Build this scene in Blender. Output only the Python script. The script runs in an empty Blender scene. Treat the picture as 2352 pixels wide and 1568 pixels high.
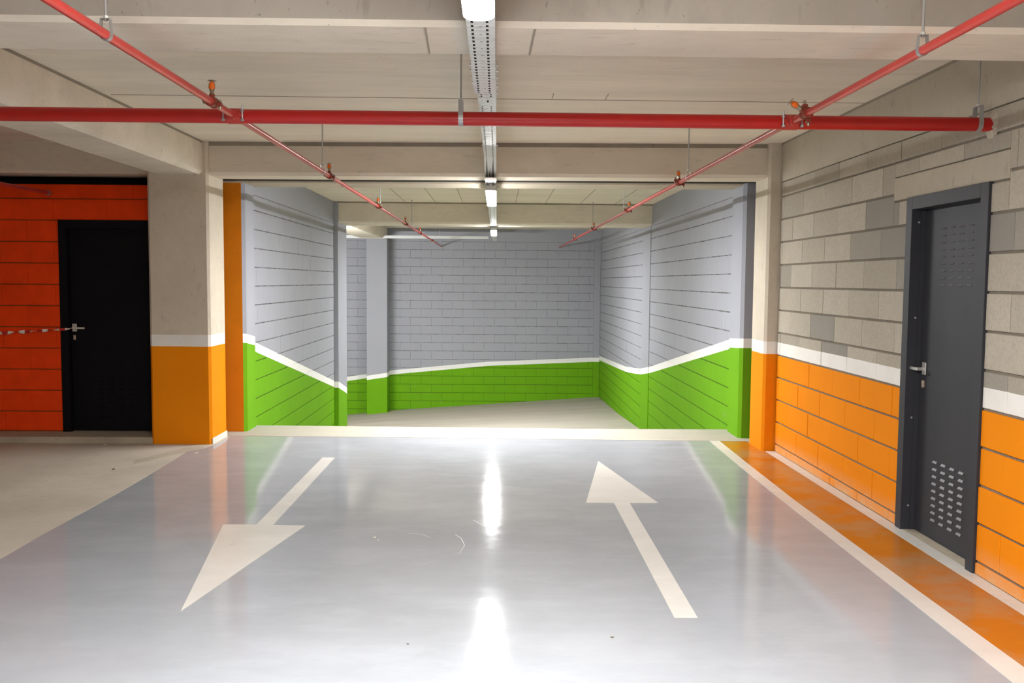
import bpy, bmesh, math, random
from mathutils import Vector, Matrix
random.seed(7)
S = bpy.context.scene
COL = S.collection
PI = math.pi

# ------------------------------------------------------------------ camera
F_PX = 2037.64; PITCH = 0.0675790; YAW = 0.01737773; ROLL = 0.00782928; CAM_Z = 1.51
fw = Vector((math.sin(YAW)*math.cos(PITCH), math.cos(YAW)*math.cos(PITCH), -math.sin(PITCH)))
r0 = Vector((math.cos(YAW), -math.sin(YAW), 0)); d0 = fw.cross(r0)
rt = math.cos(ROLL)*r0 - math.sin(ROLL)*d0
dn = fw.cross(rt)
cam_d = bpy.data.cameras.new('camera'); cam_d.sensor_fit = 'HORIZONTAL'; cam_d.sensor_width = 36.0
cam_d.lens = F_PX/2352*36.0; cam_d.clip_start = 0.05; cam_d.clip_end = 200
cam = bpy.data.objects.new('camera', cam_d); COL.objects.link(cam)
m = Matrix.Identity(4)
for i in range(3):
    m[i][0] = rt[i]; m[i][1] = -dn[i]; m[i][2] = -fw[i]
m[0][3], m[1][3], m[2][3] = 0, 0, CAM_Z
cam.matrix_world = m
S.camera = cam

# ------------------------------------------------------------------ world, exposure
W = bpy.data.worlds.new('world'); S.world = W; W.use_nodes = True
W.node_tree.nodes['Background'].inputs[0].default_value = (0.6, 0.65, 0.75, 1)
W.node_tree.nodes['Background'].inputs[1].default_value = 0.0
S.view_settings.view_transform = 'Standard'; S.view_settings.look = 'None'
S.view_settings.exposure = 0.0; S.view_settings.gamma = 1.0
S.view_settings.use_curve_mapping = False
LAMP_STRENGTH = 465.0

# ------------------------------------------------------------------ helpers
def tag(o, label=None, cat=None, group=None, kind=None):
    if label: o['label'] = label
    if cat: o['category'] = cat
    if group: o['group'] = group
    if kind: o['kind'] = kind
    return o

def empty(name, loc=(0, 0, 0), parent=None):
    o = bpy.data.objects.new(name, None); COL.objects.link(o); o.location = loc
    o.empty_display_size = 0.1
    if parent: o.parent = parent
    return o

def link(name, me, mats, parent=None, loc=None):
    o = bpy.data.objects.new(name, me); COL.objects.link(o)
    if mats is not None:
        for mt in (mats if isinstance(mats, (list, tuple)) else [mats]):
            me.materials.append(mt)
    if parent: o.parent = parent
    if loc: o.location = loc
    return o

def from_bm(name, bm, mats, parent=None, loc=None, smooth=None):
    bmesh.ops.recalc_face_normals(bm, faces=bm.faces)
    me = bpy.data.meshes.new(name); bm.to_mesh(me); bm.free()
    if smooth is not None:
        for p in me.polygons: p.use_smooth = True
        if smooth is not True: me.set_sharp_from_angle(angle=math.radians(smooth))
    return link(name, me, mats, parent, loc)

def bx(bm, x0, x1, y0, y1, z0, z1, bev=0.0, mi=None, skew=0.0):
    """add a box; mi = dict side->material index; skew shears y by -skew*x"""
    V = []
    for (x, y, z) in ((x0,y0,z0),(x1,y0,z0),(x1,y1,z0),(x0,y1,z0),(x0,y0,z1),(x1,y0,z1),(x1,y1,z1),(x0,y1,z1)):
        V.append(bm.verts.new((x, y - skew*x, z)))
    fs = {'-z': (0,3,2,1), '+z': (4,5,6,7), '-y': (0,1,5,4), '+x': (1,2,6,5), '+y': (2,3,7,6), '-x': (3,0,4,7)}
    F = []
    for k, f in fs.items():
        fc = bm.faces.new([V[i] for i in f]); F.append(fc)
        if mi: fc.material_index = mi.get(k, mi.get('*', 0))
    if bev > 0:
        es = set(e for f in F for e in f.edges)
        bmesh.ops.bevel(bm, geom=list(es), offset=bev, segments=1, affect='EDGES', profile=0.5)

def box(name, x0, x1, y0, y1, z0, z1, mats, parent=None, bev=0.0, mi=None, skew=0.0):
    bm = bmesh.new(); bx(bm, x0, x1, y0, y1, z0, z1, bev, mi, skew)
    return from_bm(name, bm, mats, parent)

def cyl(bm, p0, p1, r, n=16, r1=None, cap=True):
    p0 = Vector(p0); p1 = Vector(p1); d = (p1-p0).normalized()
    a = d.orthogonal().normalized(); b = d.cross(a)
    r1 = r if r1 is None else r1
    A = [bm.verts.new(p0 + r*(math.cos(2*PI*i/n)*a + math.sin(2*PI*i/n)*b)) for i in range(n)]
    B = [bm.verts.new(p1 + r1*(math.cos(2*PI*i/n)*a + math.sin(2*PI*i/n)*b)) for i in range(n)]
    for i in range(n):
        bm.faces.new((A[i], A[(i+1) % n], B[(i+1) % n], B[i]))
    if cap:
        bm.faces.new(A[::-1]); bm.faces.new(B)

def ribbon(bm, pts, side, w, t):
    """flat strap: pts = path, side = unit vector across, w width, t thickness"""
    side = Vector(side); rows = []
    n = len(pts)
    for i, p in enumerate(pts):
        p = Vector(p)
        tg = (Vector(pts[min(i+1, n-1)]) - Vector(pts[max(i-1, 0)])).normalized()
        nn = tg.cross(side).normalized()
        rows.append([bm.verts.new(p + sx*side*w/2 + sn*nn*t/2) for sx, sn in ((-1,-1),(1,-1),(1,1),(-1,1))])
    for i in range(n-1):
        for k in range(4):
            bm.faces.new((rows[i][k], rows[i][(k+1) % 4], rows[i+1][(k+1) % 4], rows[i+1][k]))
    bm.faces.new(rows[0][::-1]); bm.faces.new(rows[-1])

def poly_slab(name, pts, z0, z1, mat, parent=None):
    bm = bmesh.new()
    A = [bm.verts.new((x, y, z0)) for x, y in pts]; B = [bm.verts.new((x, y, z1)) for x, y in pts]
    bm.faces.new(A[::-1]); bm.faces.new(B)
    n = len(pts)
    for i in range(n): bm.faces.new((A[i], A[(i+1) % n], B[(i+1) % n], B[i]))
    return from_bm(name, bm, mat, parent)

# ------------------------------------------------------------------ materials
class N:
    """small node-tree builder"""
    def __init__(s, name, rough=0.8, spec=0.3):
        s.m = bpy.data.materials.new(name); s.m.use_nodes = True
        s.t = s.m.node_tree; s.p = s.t.nodes['Principled BSDF']
        s.p.inputs['Roughness'].default_value = rough
        s.p.inputs['Specular IOR Level'].default_value = spec
        s.pos = None
    def n(s, typ, **kw):
        nd = s.t.nodes.new(typ)
        for k, v in kw.items(): setattr(nd, k, v)
        return nd
    def l(s, a, b): s.t.links.new(a, b)
    def P(s):
        if s.pos is None: s.pos = s.n('ShaderNodeNewGeometry').outputs['Position']
        return s.pos
    def sep(s):
        if not hasattr(s, '_sep'):
            s._sep = s.n('ShaderNodeSeparateXYZ'); s.l(s.P(), s._sep.inputs[0])
        return s._sep
    def math(s, op, a, b=None, clamp=False):
        nd = s.n('ShaderNodeMath', operation=op, use_clamp=clamp)
        for i, v in enumerate((a, b)):
            if v is None: continue
            if isinstance(v, (int, float)): nd.inputs[i].default_value = v
            else: s.l(v, nd.inputs[i])
        return nd.outputs[0]
    def noise(s, scale=5, detail=4, rough=0.6, stretch=(1, 1, 1), vec=None):
        mp = s.n('ShaderNodeMapping'); s.l(vec if vec is not None else s.P(), mp.inputs[0]); mp.inputs['Scale'].default_value = stretch
        nd = s.n('ShaderNodeTexNoise'); s.l(mp.outputs[0], nd.inputs['Vector'])
        nd.inputs['Scale'].default_value = scale; nd.inputs['Detail'].default_value = detail; nd.inputs['Roughness'].default_value = rough
        return nd.outputs['Fac']
    def mrange(s, v, a, b, c=0.0, d=1.0):
        nd = s.n('ShaderNodeMapRange'); s.l(v, nd.inputs[0])
        for i, x in enumerate((a, b, c, d)): nd.inputs[i+1].default_value = x
        return nd.outputs[0]
    def mix(s, f, a, b, blend='MIX'):
        nd = s.n('ShaderNodeMix', data_type='RGBA', blend_type=blend)
        for sock, v in ((nd.inputs[0], f), (nd.inputs[6], a), (nd.inputs[7], b)):
            if isinstance(v, (int, float)): sock.default_value = v
            elif isinstance(v, (tuple, list)): sock.default_value = (*v, 1)
            else: s.l(v, sock)
        return nd.outputs[2]
    def color(s, c):
        if isinstance(c, (tuple, list)): s.p.inputs['Base Color'].default_value = (*c, 1)
        else: s.l(c, s.p.inputs['Base Color'])
    def bump(s, h, strength=0.2, dist=0.01):
        nd = s.n('ShaderNodeBump'); s.l(h, nd.inputs['Height'])
        nd.inputs['Strength'].default_value = strength; nd.inputs['Distance'].default_value = dist
        s.l(nd.outputs[0], s.p.inputs['Normal'])

def sr(r, g, b):
    f = lambda c: (c/255/12.92 if c/255 <= 0.04045 else ((c/255+0.055)/1.055)**2.4)
    return (f(r), f(g), f(b))

def concrete_color(N_, base, var=0.12, stretch=(1, 1, 1), pits=True):
    a = N_.noise(1.3, 5, 0.6, stretch)
    b = N_.noise(14, 6, 0.7, stretch)
    lo = tuple(c*(1-var) for c in base); hi = tuple(min(1, c*(1+var)) for c in base)
    c = N_.mix(N_.mrange(a, .3, .7), lo, hi)
    c = N_.mix(N_.mrange(b, .25, .75, 0, .45), c, tuple(x*0.86 for x in base))
    k = N_.noise(4.0, 4, .7, tuple(x*1.0 for x in stretch))
    c = N_.mix(N_.mrange(k, .56, .74, 0, .38), c, tuple(x*.70 for x in base))
    k2 = N_.noise(20, 3, .6, tuple(x*(.35 if x == min(stretch) else 1.0) for x in stretch) if min(stretch) < 1 else (1, 1, .4))
    c = N_.mix(N_.mrange(k2, .62, .72, 0, .35), c, tuple(x*.55 for x in base))
    if pits:
        p = N_.noise(55, 2, 0.5, stretch)
        c = N_.mix(N_.mrange(p, .70, .76, 0, .55), c, tuple(x*0.45 for x in base))
    return c, b

CONC = (0.62, 0.555, 0.455)
def mat_concrete(name, base=CONC, var=0.13, stretch=(1, 1, 1), pits=True, rough=0.85, bump=0.25):
    n = N(name, rough, 0.2)
    c, h = concrete_color(n, base, var, stretch, pits); n.color(c); n.bump(h, bump, 0.004)
    return n.m

ORANGE = (0.84, 0.258, 0.004); WHITE = (0.82, 0.80, 0.76); GREEN = (0.142, 0.365, 0.008); GREY = (0.345, 0.355, 0.398)
REDOR = (0.92, 0.062, 0.002)

def paint_dirt(n, c, amount=0.10):
    a = n.noise(3.0, 5, 0.65)
    return n.mix(n.mrange(a, .35, .8, 0, amount), c, (0.25, 0.2, 0.15))

def mat_wall_paint(name, z_lo, z_hi, upper, lower, random_blocks=False, dusty=False):
    """upper surface above z_hi, white stripe z_lo..z_hi, lower paint under z_lo"""
    n = N(name, 0.8, 0.10)
    z = n.sep().outputs[2]
    if upper == 'concrete':
        c, h = concrete_color(n, CONC, 0.12)
    elif upper == 'block':
        oi = n.n('ShaderNodeObjectInfo')
        cr = n.n('ShaderNodeValToRGB'); n.l(oi.outputs['Random'], cr.inputs[0])
        cr.color_ramp.interpolation = 'CONSTANT'
        el = cr.color_ramp.elements
        el[0].color = (0.47, 0.425, 0.345, 1); el[0].position = 0
        el[1].color = (0.41, 0.372, 0.305, 1); el[1].position = .34
        for p_, q in ((.56, (0.52, 0.47, 0.385, 1)), (.84, (0.33, 0.305, 0.262, 1)), (.94, (0.275, 0.258, 0.23, 1))):
            e = el.new(p_); e.color = q
        a = n.noise(4, 5, .65); h = n.noise(60, 4, .8)
        c = n.mix(n.mrange(a, .3, .7, 0, .35), cr.outputs[0], (0.36, 0.325, 0.26))
        c = n.mix(n.mrange(h, .35, .75, 0, .5), c, (0.24, 0.22, 0.185))
    low = n.mix(n.mrange(n.noise(2.2, 5, .6), .3, .75, 0, .35), lower, tuple(x*.80 for x in lower))
    if dusty:
        d = n.math('MULTIPLY', n.mrange(z, 0.17, 0.0), n.mrange(n.noise(5, 6, .7), .35, .65, 0.2, .8), True)
        low = n.mix(d, low, (0.66, 0.44, 0.27))
    wob = n.math('MULTIPLY', n.math('SUBTRACT', n.noise(9, 2, .5), .5), 0.006)
    zz = n.math('ADD', z, wob)
    is_hi = n.math('GREATER_THAN', zz, z_hi); is_lo = n.math('LESS_THAN', zz, z_lo)
    wh = n.mix(n.mrange(n.noise(6, 4, .6), .4, .8, 0, .25), WHITE, (0.62, 0.58, 0.50))
    col = n.mix(is_lo, n.mix(is_hi, wh, c), low)
    n.color(col); n.bump(n.noise(90, 3, .7), 0.35, 0.003)
    return n.m

def pw(n, v, pts):
    """piecewise linear function of socket v through pts"""
    out = None
    for (a, za), (b, zb) in zip(pts[:-1], pts[1:]):
        nd = n.mrange(v, a, b, 0, zb-za)
        out = nd if out is None else n.math('ADD', out, nd)
    return n.math('ADD', out, pts[0][1])

def mat_ramp_paint(name, axis, pts, hw=0.05, mortar=False):
    """grey over a white stripe over green; the painted stripe follows the ramp"""
    n = N(name, 0.7, 0.10)
    s = n.sep()
    zc = pw(n, s.outputs[axis], pts)
    d = n.math('SUBTRACT', s.outputs[2], zc)
    g1 = n.mix(n.mrange(n.noise(1.6, 5, .6), .3, .75, 0, .5), GREEN, tuple(x*.82 for x in GREEN))
    g1 = n.mix(n.mrange(n.noise(3.5, 6, .75), .62, .78, 0, .4), g1, (0.35, 0.45, 0.2))
    g2 = n.mix(n.mrange(n.noise(1.1, 5, .6), .3, .75, 0, .5), GREY, tuple(x*.88 for x in GREY))
    if mortar:
        f = n.mrange(n.noise(7, 4, .7), .40, .60, 0.25, .95)
        g2 = n.mix(f, g2, (0.105, 0.092, 0.072))
        g1 = n.mix(n.mrange(n.noise(6, 4, .7), .45, .62), tuple(x*.42 for x in GREEN), (0.085, 0.10, 0.035))
    col = n.mix(n.math('LESS_THAN', d, -hw), n.mix(n.math('GREATER_THAN', d, hw), (0.82, 0.82, 0.80), g2), g1)
    n.color(col); n.bump(n.noise(80, 3, .7), 0.3, 0.003)
    return n.m

def mat_plain(name, c, rough=0.5, spec=0.4, metal=0.0, var=0.0, bump=0.0):
    n = N(name, rough, spec); n.p.inputs['Metallic'].default_value = metal
    if var:
        n.color(n.mix(n.mrange(n.noise(6, 4, .6), .3, .75), c, tuple(x*(1-var) for x in c)))
    else: n.color(c)
    if bump: n.bump(n.noise(120, 3, .6), bump, 0.002)
    return n.m

M = {}
M['ceiling'] = mat_concrete('ceiling_concrete', (0.78, 0.71, 0.59), .10, (0.35, 2.2, 1), True)
M['beam'] = mat_concrete('beam_concrete', (0.70, 0.635, 0.53), .12, (0.6, 1.5, 1.5))
M['beam_face'] = mat_concrete('shaded_beam_face', (0.40, 0.365, 0.315), .10, (1, 1, .6))  # beam concrete darkened to paint in the dimness of the near face
M['seam'] = mat_plain('formwork_seam', (0.36, 0.32, 0.26), .9, .1)
M['pillar'] = mat_wall_paint('pillar_paint', 0.897, 1.003, 'concrete', ORANGE)
M['pillar_r'] = mat_wall_paint('pillar_paint_right', 0.880, 0.992, 'concrete', ORANGE)
M['block_r'] = mat_wall_paint('block_paint', 0.878, 0.987, 'block', ORANGE, True, True)
M['mortar'] = mat_concrete('mortar', (0.235, 0.205, 0.16), .2, (1, 1, 1), False, .9, .5)
M['lintel'] = mat_concrete('lintel_concrete', (0.46, 0.41, 0.325), .08)
M['redwall'] = mat_plain('red_orange_paint', REDOR, .75, .2, 0, .18, .3)
M['orange'] = mat_plain('orange_paint', ORANGE, .7, .25, 0, .12, .2)
M['floor'] = mat_concrete('floor_concrete', (0.50, 0.45, 0.375), .16, (1, 1, 1), True, .8, .3)
M['kerb'] = mat_concrete('kerb_concrete', (0.42, 0.37, 0.29), .2)
M['threshold'] = mat_concrete('threshold_concrete', (0.43, 0.40, 0.335), .07, (.5, 3, 1), True, .7, .2)
M['ramp'] = mat_concrete('ramp_concrete', (0.43, 0.395, 0.33), .14, (.4, 3, 1), True, .75, .3)
def mat_epoxy(name, c, wear=None, r0=.06, r1=.115):
    n = N(name, .2, .15)
    a = n.noise(.8, 5, .6, (1, 1, 1)); b = n.noise(9, 6, .7, (.7, 1.3, 1))
    col = n.mix(n.mrange(a, .3, .7), tuple(x*.88 for x in c), tuple(x*1.04 for x in c))
    col = n.mix(n.mrange(n.noise(2.4, 5, .65, (.7, 1.6, 1)), .48, .70, 0, .6), col, tuple(min(1, x*1.16) for x in c))
    col = n.mix(n.mrange(b, .4, .75, 0, .4), col, tuple(min(1, x*1.10) for x in c))
    if wear:
        w = n.noise(2.3, 5, .6, (.8, 1, 1)); col = n.mix(n.mrange(w, .44, .60, 0, .85), col, wear)
    n.color(col)
    n.l(n.mrange(b, .25, .8, r0, r1), n.p.inputs['Roughness'])
    n.bump(n.noise(2.6, 4, .5), 0.07, 0.010)
    return n.m
M['epoxy'] = mat_epoxy('grey_epoxy_coating', (0.332, 0.343, 0.364))
M['walk'] = mat_epoxy('orange_floor_paint', (0.47, 0.155, 0.014), (0.40, 0.215, 0.095), .14, .24)
M['line'] = mat_epoxy('white_floor_paint', (0.62, 0.595, 0.55), None, .25, .4)
M['joint_shade'] = mat_concrete('joint_shade_concrete', (0.31, 0.275, 0.22), .2, (1, 1, 1), False)  # darker strips paint the shade of a recess along the ceiling edge
M['scuff'] = mat_plain('pale_scuff', (0.44, 0.44, 0.44), .4, .2)
M['white'] = mat_plain('white_wall_paint', (0.78, 0.74, 0.68), .7, .2, 0, .1, .2)
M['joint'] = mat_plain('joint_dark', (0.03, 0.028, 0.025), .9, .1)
M['door'] = mat_plain('dark_grey_door_paint', (0.036, 0.037, 0.044), .55, .3, 0, .10, .1)
M['door_dark'] = mat_plain('black_door_paint', (0.0035, 0.003, 0.005), .6, .15)
M['slot'] = mat_plain('louver_edge', (0.10, 0.10, 0.108), .45, .4)
M['steel'] = mat_plain('galvanised_steel', (0.47, 0.48, 0.48), .42, .5, .75, .12)
M['bright'] = mat_plain('bright_handle_metal', (0.72, 0.71, 0.68), .3, .5, .6)
M['brass'] = mat_plain('key_cylinder_metal', (0.60, 0.47, 0.38), .35, .5, .6)
M['tray'] = mat_plain('white_tray_metal', (0.60, 0.62, 0.62), .42, .45, .1)
M['cable'] = mat_plain('grey_cable', (0.06, 0.06, 0.06), .6, .3)
M['pipe'] = mat_plain('red_pipe_paint', (0.50, 0.040, 0.032), .30, .5, 0, .12)
M['pipe_dark'] = mat_plain('deep_red_pipe_paint', (0.50, 0.010, 0.008), .32, .5, 0, .12)
M['clamp'] = mat_plain('red_coupling_paint', (0.23, 0.04, 0.022), .45, .4)
M['bolt'] = mat_plain('bolt_metal', (0.32, 0.28, 0.20), .35, .5, .7)
M['spr'] = mat_plain('orange_sprinkler_cap', (0.85, 0.16, 0.01), .45, .4)
M['housing'] = mat_plain('lamp_housing', (0.55, 0.55, 0.54), .5, .4)
M['debris'] = mat_plain('pale_debris', (0.7, 0.66, 0.55), .8, .2)
M['debris_d'] = mat_plain('dark_debris', (0.10, 0.08, 0.05), .8, .2)
n_ = N('lamp_diffuser', .4, .4); n_.color((0.9, 0.9, 0.9))
n_.p.inputs['Emission Color'].default_value = (0.985, 0.985, 0.985, 1); n_.p.inputs['Specular IOR Level'].default_value = .2
n_.p.inputs['Emission Strength'].default_value = LAMP_STRENGTH
M['lamp'] = n_.m
n_ = N('barrier_tape', .5, .3)      # red and white stripes along the tape
wv = n_.math('FRACT', n_.math('MULTIPLY', n_.sep().outputs[0], 9.5))
n_.color(n_.mix(n_.math('GREATER_THAN', wv, .5), (0.55, 0.03, 0.02), (0.80, 0.74, 0.68))); M['tape'] = n_.m

# ------------------------------------------------------------------ key dimensions
ZC = 2.742            # ceiling slab
ZB = 2.445            # underside of the beams
XW = 2.507            # right wall face
SK = 0.037            # the portal is turned a little against the bay
RL, RR = -2.57, 2.45  # ramp wall faces
YR = 9.05             # ramp starts
def lerp(pts, v):
    if v <= pts[0][0]: return pts[0][1]
    for (a, za), (b, zb) in zip(pts[:-1], pts[1:]):
        if v <= b: return za + (zb-za)*(v-a)/(b-a)
    return pts[-1][1]
FLOOR_L = [(9.05, 0), (9.4, -.06), (14.05, -1.0), (14.82, -1.16), (17.5, -1.42), (21.1, -1.59)]
FLOOR_R = [(9.05, 0), (9.4, -.055), (13.9, -.87), (15.0, -.985), (17.6, -1.12), (21.1, -1.235)]
STR_L = [(8.9, .93), (9.53, .78), (14.05, -.135)]
STR_LP = [(13.96, -.125), (14.82, -.335)]
STR_R = [(8.9, .93), (9.33, .86), (14.15, .105), (14.87, .012), (15.5, -.045), (16.75, -.135), (20.8, -.285)]
STR_B = [(-4.6, -.97), (-3.56, -.84), (-2.49, -.675), (-.21, -.455), (2.34, -.34)]
def ramp_z(x, y):
    t = (x-RL)/(RR-RL)
    zl, zr = lerp(FLOOR_L, y), lerp(FLOOR_R, y)
    if t >= 0: return zl + (zr-zl)*t
    return zl + .11*(x-RL)*min(1, (y-14)/2 if y > 14 else 0)

M['rp_l'] = mat_ramp_paint('ramp_paint_left', 1, STR_L); M['rm_l'] = mat_ramp_paint('ramp_joint_left', 1, STR_L, .05, True)
M['rp_lp'] = mat_ramp_paint('ramp_paint_left_pier', 1, STR_LP)
M['rp_r'] = mat_ramp_paint('ramp_paint_right', 1, STR_R); M['rm_r'] = mat_ramp_paint('ramp_joint_right', 1, STR_R, .05, True)
M['rp_b'] = mat_ramp_paint('ramp_paint_back', 0, STR_B); M['rm_b'] = mat_ramp_paint('ramp_joint_back', 0, STR_B, .05, True)
M['rp_p1'] = mat_ramp_paint('ramp_paint_left_pilaster', 1, [(8.6, .955), (9.2, .865)], .045)
M['rp_p2'] = mat_ramp_paint('ramp_paint_right_pilaster', 1, [(8.5, .932), (8.95, .905)], .046)

# ------------------------------------------------------------------ floor and ceiling
def slab(name, x0, x1, y0, y1, z0, z1, mat, label, parent=None):
    o = box(name, x0, x1, y0, y1, z0, z1, mat, parent)
    if not parent: tag(o, label, 'structure element', None, 'structure'); del o['category']
    return o
floor = empty('floor', (0, 2, 0)); floor['kind'] = 'structure'; floor['label'] = 'garage floor of bare concrete partly coated with glossy grey paint'
bm = bmesh.new()
vs = [bm.verts.new(v) for v in ((-9.5,-7,0),(3.2,-7,0),(3.2,8.55-SK*3.2,0),(-9.5,8.55+SK*9.5,0))]; bm.faces.new(vs)
vs2 = [bm.verts.new((v.co.x, v.co.y, -.2)) for v in vs]; bm.faces.new(vs2[::-1])
for i in range(4): bm.faces.new((vs[i], vs[(i+1)%4], vs2[(i+1)%4], vs2[i]))
o = from_bm('concrete_slab', bm, M['floor']); o.parent = floor; o.matrix_parent_inverse = Matrix.Translation((0,-2,0))
# grey coating: 4 mm thick with a slightly irregular edge along the bare strip
random.seed(3)
edge = [(-2.66 + random.uniform(-.012, .012) - (.02 if y > 6.6 else 0), y) for y in [i*.45-7 for i in range(33)] if y < 7.75]
edge += [(-2.70, 7.72), (-2.60, 7.86), (-2.56, 8.06), (-2.56, 8.53)]
pts = edge + [(-2.0, 8.43+SK*2.0), (2.04, 8.43-SK*2.04), (2.04, 8.30), (2.02, 7.2), (2.0, 6), (1.985, 4.5), (1.97, 3.2), (1.96, -7)]
o = poly_slab('grey_coating', pts, 0.0, .004, M['epoxy']); o.parent = floor; o.matrix_parent_inverse = Matrix.Translation((0,-2,0))
# paint notch and bare patch beside the left pillar
o = poly_slab('cement_patch', [(-2.95,7.2),(-2.70,7.72),(-2.61,7.86),(-2.64,8.0),(-2.78,7.9),(-3.0,7.35)], 0.0, .003, M['kerb']); o.parent = floor; o.matrix_parent_inverse = Matrix.Translation((0,-2,0))
# pale trowelled strip along the coating edge
o = poly_slab('levelling_strip', [(-2.90,2),(-2.88,5.2),(-2.92,6.6),(-2.84,7.7),(-2.70,7.7),(-2.675,6.6),(-2.655,5.2),(-2.655,2)], 0.0, .002, M['floor']); o.parent = floor; o.matrix_parent_inverse = Matrix.Translation((0,-2,0))

box('ceiling', -9.5, 3.2, -7, 22.0, ZC, ZC+.25, M['ceiling'])['kind'] = 'structure'
bpy.data.objects['ceiling']['label'] = 'board-marked concrete ceiling slab above the bay and ramp'

ce = bpy.data.objects['ceiling']
box('formwork_seam', -2.6, XW, 6.10, 6.106, ZC-.003, ZC+.001, M['seam'], ce)
for xa in (.36, .72): box('formwork_seam', xa, xa+.006, 5.9, 6.10, ZC-.002, ZC+.001, M['seam'], ce)
for xa in (-1.45, -.98, -.55, .28, .75, 1.3, 1.85): box('formwork_seam', xa, xa+.008, 9.06, 14.1, ZC-.003, ZC+.001, M['seam'], ce)
thr = bmesh.new(); bx(thr, -3.2, 3.0, 8.43, 9.05, -.15, .006, .0, None, SK)
tag(from_bm('trim_1', thr, M['threshold']), 'pale concrete threshold strip across the ramp mouth', None, None, 'structure')

# ramp floor: smooth grid
bm = bmesh.new(); nx, ny = 26, 60
xs = [-9.0 + (RR+.02+9.0)*i/nx for i in range(nx+1)]
grid = []
for j in range(ny+1):
    row = []
    for i in range(nx+1):
        x = xs[i]; y0 = YR - SK*x - .03; y = y0 + (21.2-y0)*j/ny
        z = ramp_z(max(x, -2.62) if y < 14.6 else x, y)
        if j == 0: z = 0.0
        row.append(bm.verts.new((x, y, z)))
    grid.append(row)
for j in range(ny):
    for i in range(nx):
        bm.faces.new((grid[j][i], grid[j][i+1], grid[j+1][i+1], grid[j+1][i]))
o = from_bm('ramp_floor', bm, M['ramp'], smooth=60)
tag(o, 'bare concrete ramp sloping down and turning left', None, None, 'structure')

# ------------------------------------------------------------------ block walls
BLK = {}
def block_mesh(L, H, T, name, c=.003):
    """block with softened front edges; local axes: x along the wall, y outwards (front at -T..0), z up; origin lower left front"""
    key = (round(L, 3), round(H, 3), name)
    if key in BLK: return BLK[key], True
    D = .05
    v = [(0,D,0),(L,D,0),(L,D,H),(0,D,H),(0,c,0),(L,c,0),(L,c,H),(0,c,H),(c,0,c),(L-c,0,c),(L-c,0,H-c),(c,0,H-c)]
    f = [(8,9,10,11),(4,5,9,8),(5,6,10,9),(6,7,11,10),(7,4,8,11),(0,1,5,4),(1,2,6,5),(2,3,7,6),(3,0,4,7),(1,0,3,2)]
    me = bpy.data.meshes.new('block'); me.from_pydata(v, [], f); me.update()
    BLK[key] = me
    return me, False

def lay(parent, name, mat, a0, a1, z0, z1, place, zoff, off, holes=(), L=.5, H=.2, gx=.004, gz=.013, keep=None, jitter=.0025, ch=.003):
    """lay blocks on a wall: a = coordinate along the wall; place(a) -> (location, rotation) of a block's lower left corner"""
    k0 = math.floor((z0-zoff)/H); k1 = math.ceil((z1-zoff)/H)
    cnt = 0
    for k in range(k0, k1):
        za, zb = max(z0, zoff+k*H), min(z1, zoff+(k+1)*H)
        if zb - za < .03: continue
        o_ = off + (0 if k % 2 else L/2)
        i0 = math.floor((a0-o_)/L); i1 = math.ceil((a1-o_)/L)
        for i in range(i0, i1):
            segs = [(max(a0, o_+i*L), min(a1, o_+(i+1)*L), za, zb)]
            for (h0, h1, hz0, hz1) in holes:
                ns = []
                for (s0, s1, t0, t1) in segs:
                    if s1 <= h0 or s0 >= h1 or t1 <= hz0+.01 or t0 >= hz1-.01: ns.append((s0, s1, t0, t1)); continue
                    if s0 < h0: ns.append((s0, h0, t0, t1))
                    if s1 > h1: ns.append((h1, s1, t0, t1))
                    if t0 < hz0-.03: ns.append((max(s0, h0), min(s1, h1), t0, hz0))
                    if t1 > hz1+.03: ns.append((max(s0, h0), min(s1, h1), hz1, t1))
                segs = ns
            for (s0, s1, t0, t1) in segs:
                if s1-s0 < .03 or t1-t0 < .03: continue
                if keep and not keep(s0, s1, t0, t1): continue
                me, old = block_mesh(s1-s0-gx, t1-t0-gz, 0, parent.name, ch)
                if not old: me.materials.append(mat)
                b = bpy.data.objects.new(name, me); COL.objects.link(b)
                loc, rot = place(s0+gx/2, s1-gx/2, t0+gz/2)
                b.location = loc; b.rotation_euler = (0, 0, rot); b.parent = parent
                if jitter:
                    nrm = Vector((math.sin(rot), -math.cos(rot), 0))
                    b.location += nrm*random.uniform(-jitter, jitter)
                cnt += 1
    return cnt

def wall_root(name, label):
    o = empty(name); tag(o, label, None, None, 'structure'); return o

# right wall (faces -x): local x axis of a block runs towards -y  -> rotation -90 deg
DOOR = (4.504, 5.411, 0.0, 2.035)
wr = wall_root('wall_right', 'concrete block wall painted orange below a white stripe, with a grey door')
bm = bmesh.new()
bx(bm, XW+.011, XW+.25, 5.411, 7.90, -.05, ZC); bx(bm, XW+.011, XW+.25, -7, 4.504, -.05, ZC); bx(bm, XW+.011, XW+.25, 4.504, 5.411, 2.035, ZC)
from_bm('mortar_bed', bm, M['mortar'], wr)
box('ring_beam', XW-.004, XW+.2, 2.2, 7.86, 2.405, ZC, M['lintel'], wr, .003)
box('top_joint_shade', XW-.007, XW, 3.76, 7.86, ZC-.016, ZC, M['joint_shade'], wr)
box('door_lintel', XW-.002, XW+.2, 4.35, 5.615, 2.035, 2.175, M['lintel'], wr, .003)
lay(wr, 'block', M['block_r'], 2.6, 7.86, 0.0, 2.405, lambda a, b, z: ((XW, b, z), -PI/2), .073, .04,
    holes=[DOOR, (4.35, 5.615, 2.03, 2.176)], gz=.014)
box('plain_wall', XW, XW+.2, -7, 2.6, 0, ZC, M['block_r'], wr)

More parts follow.
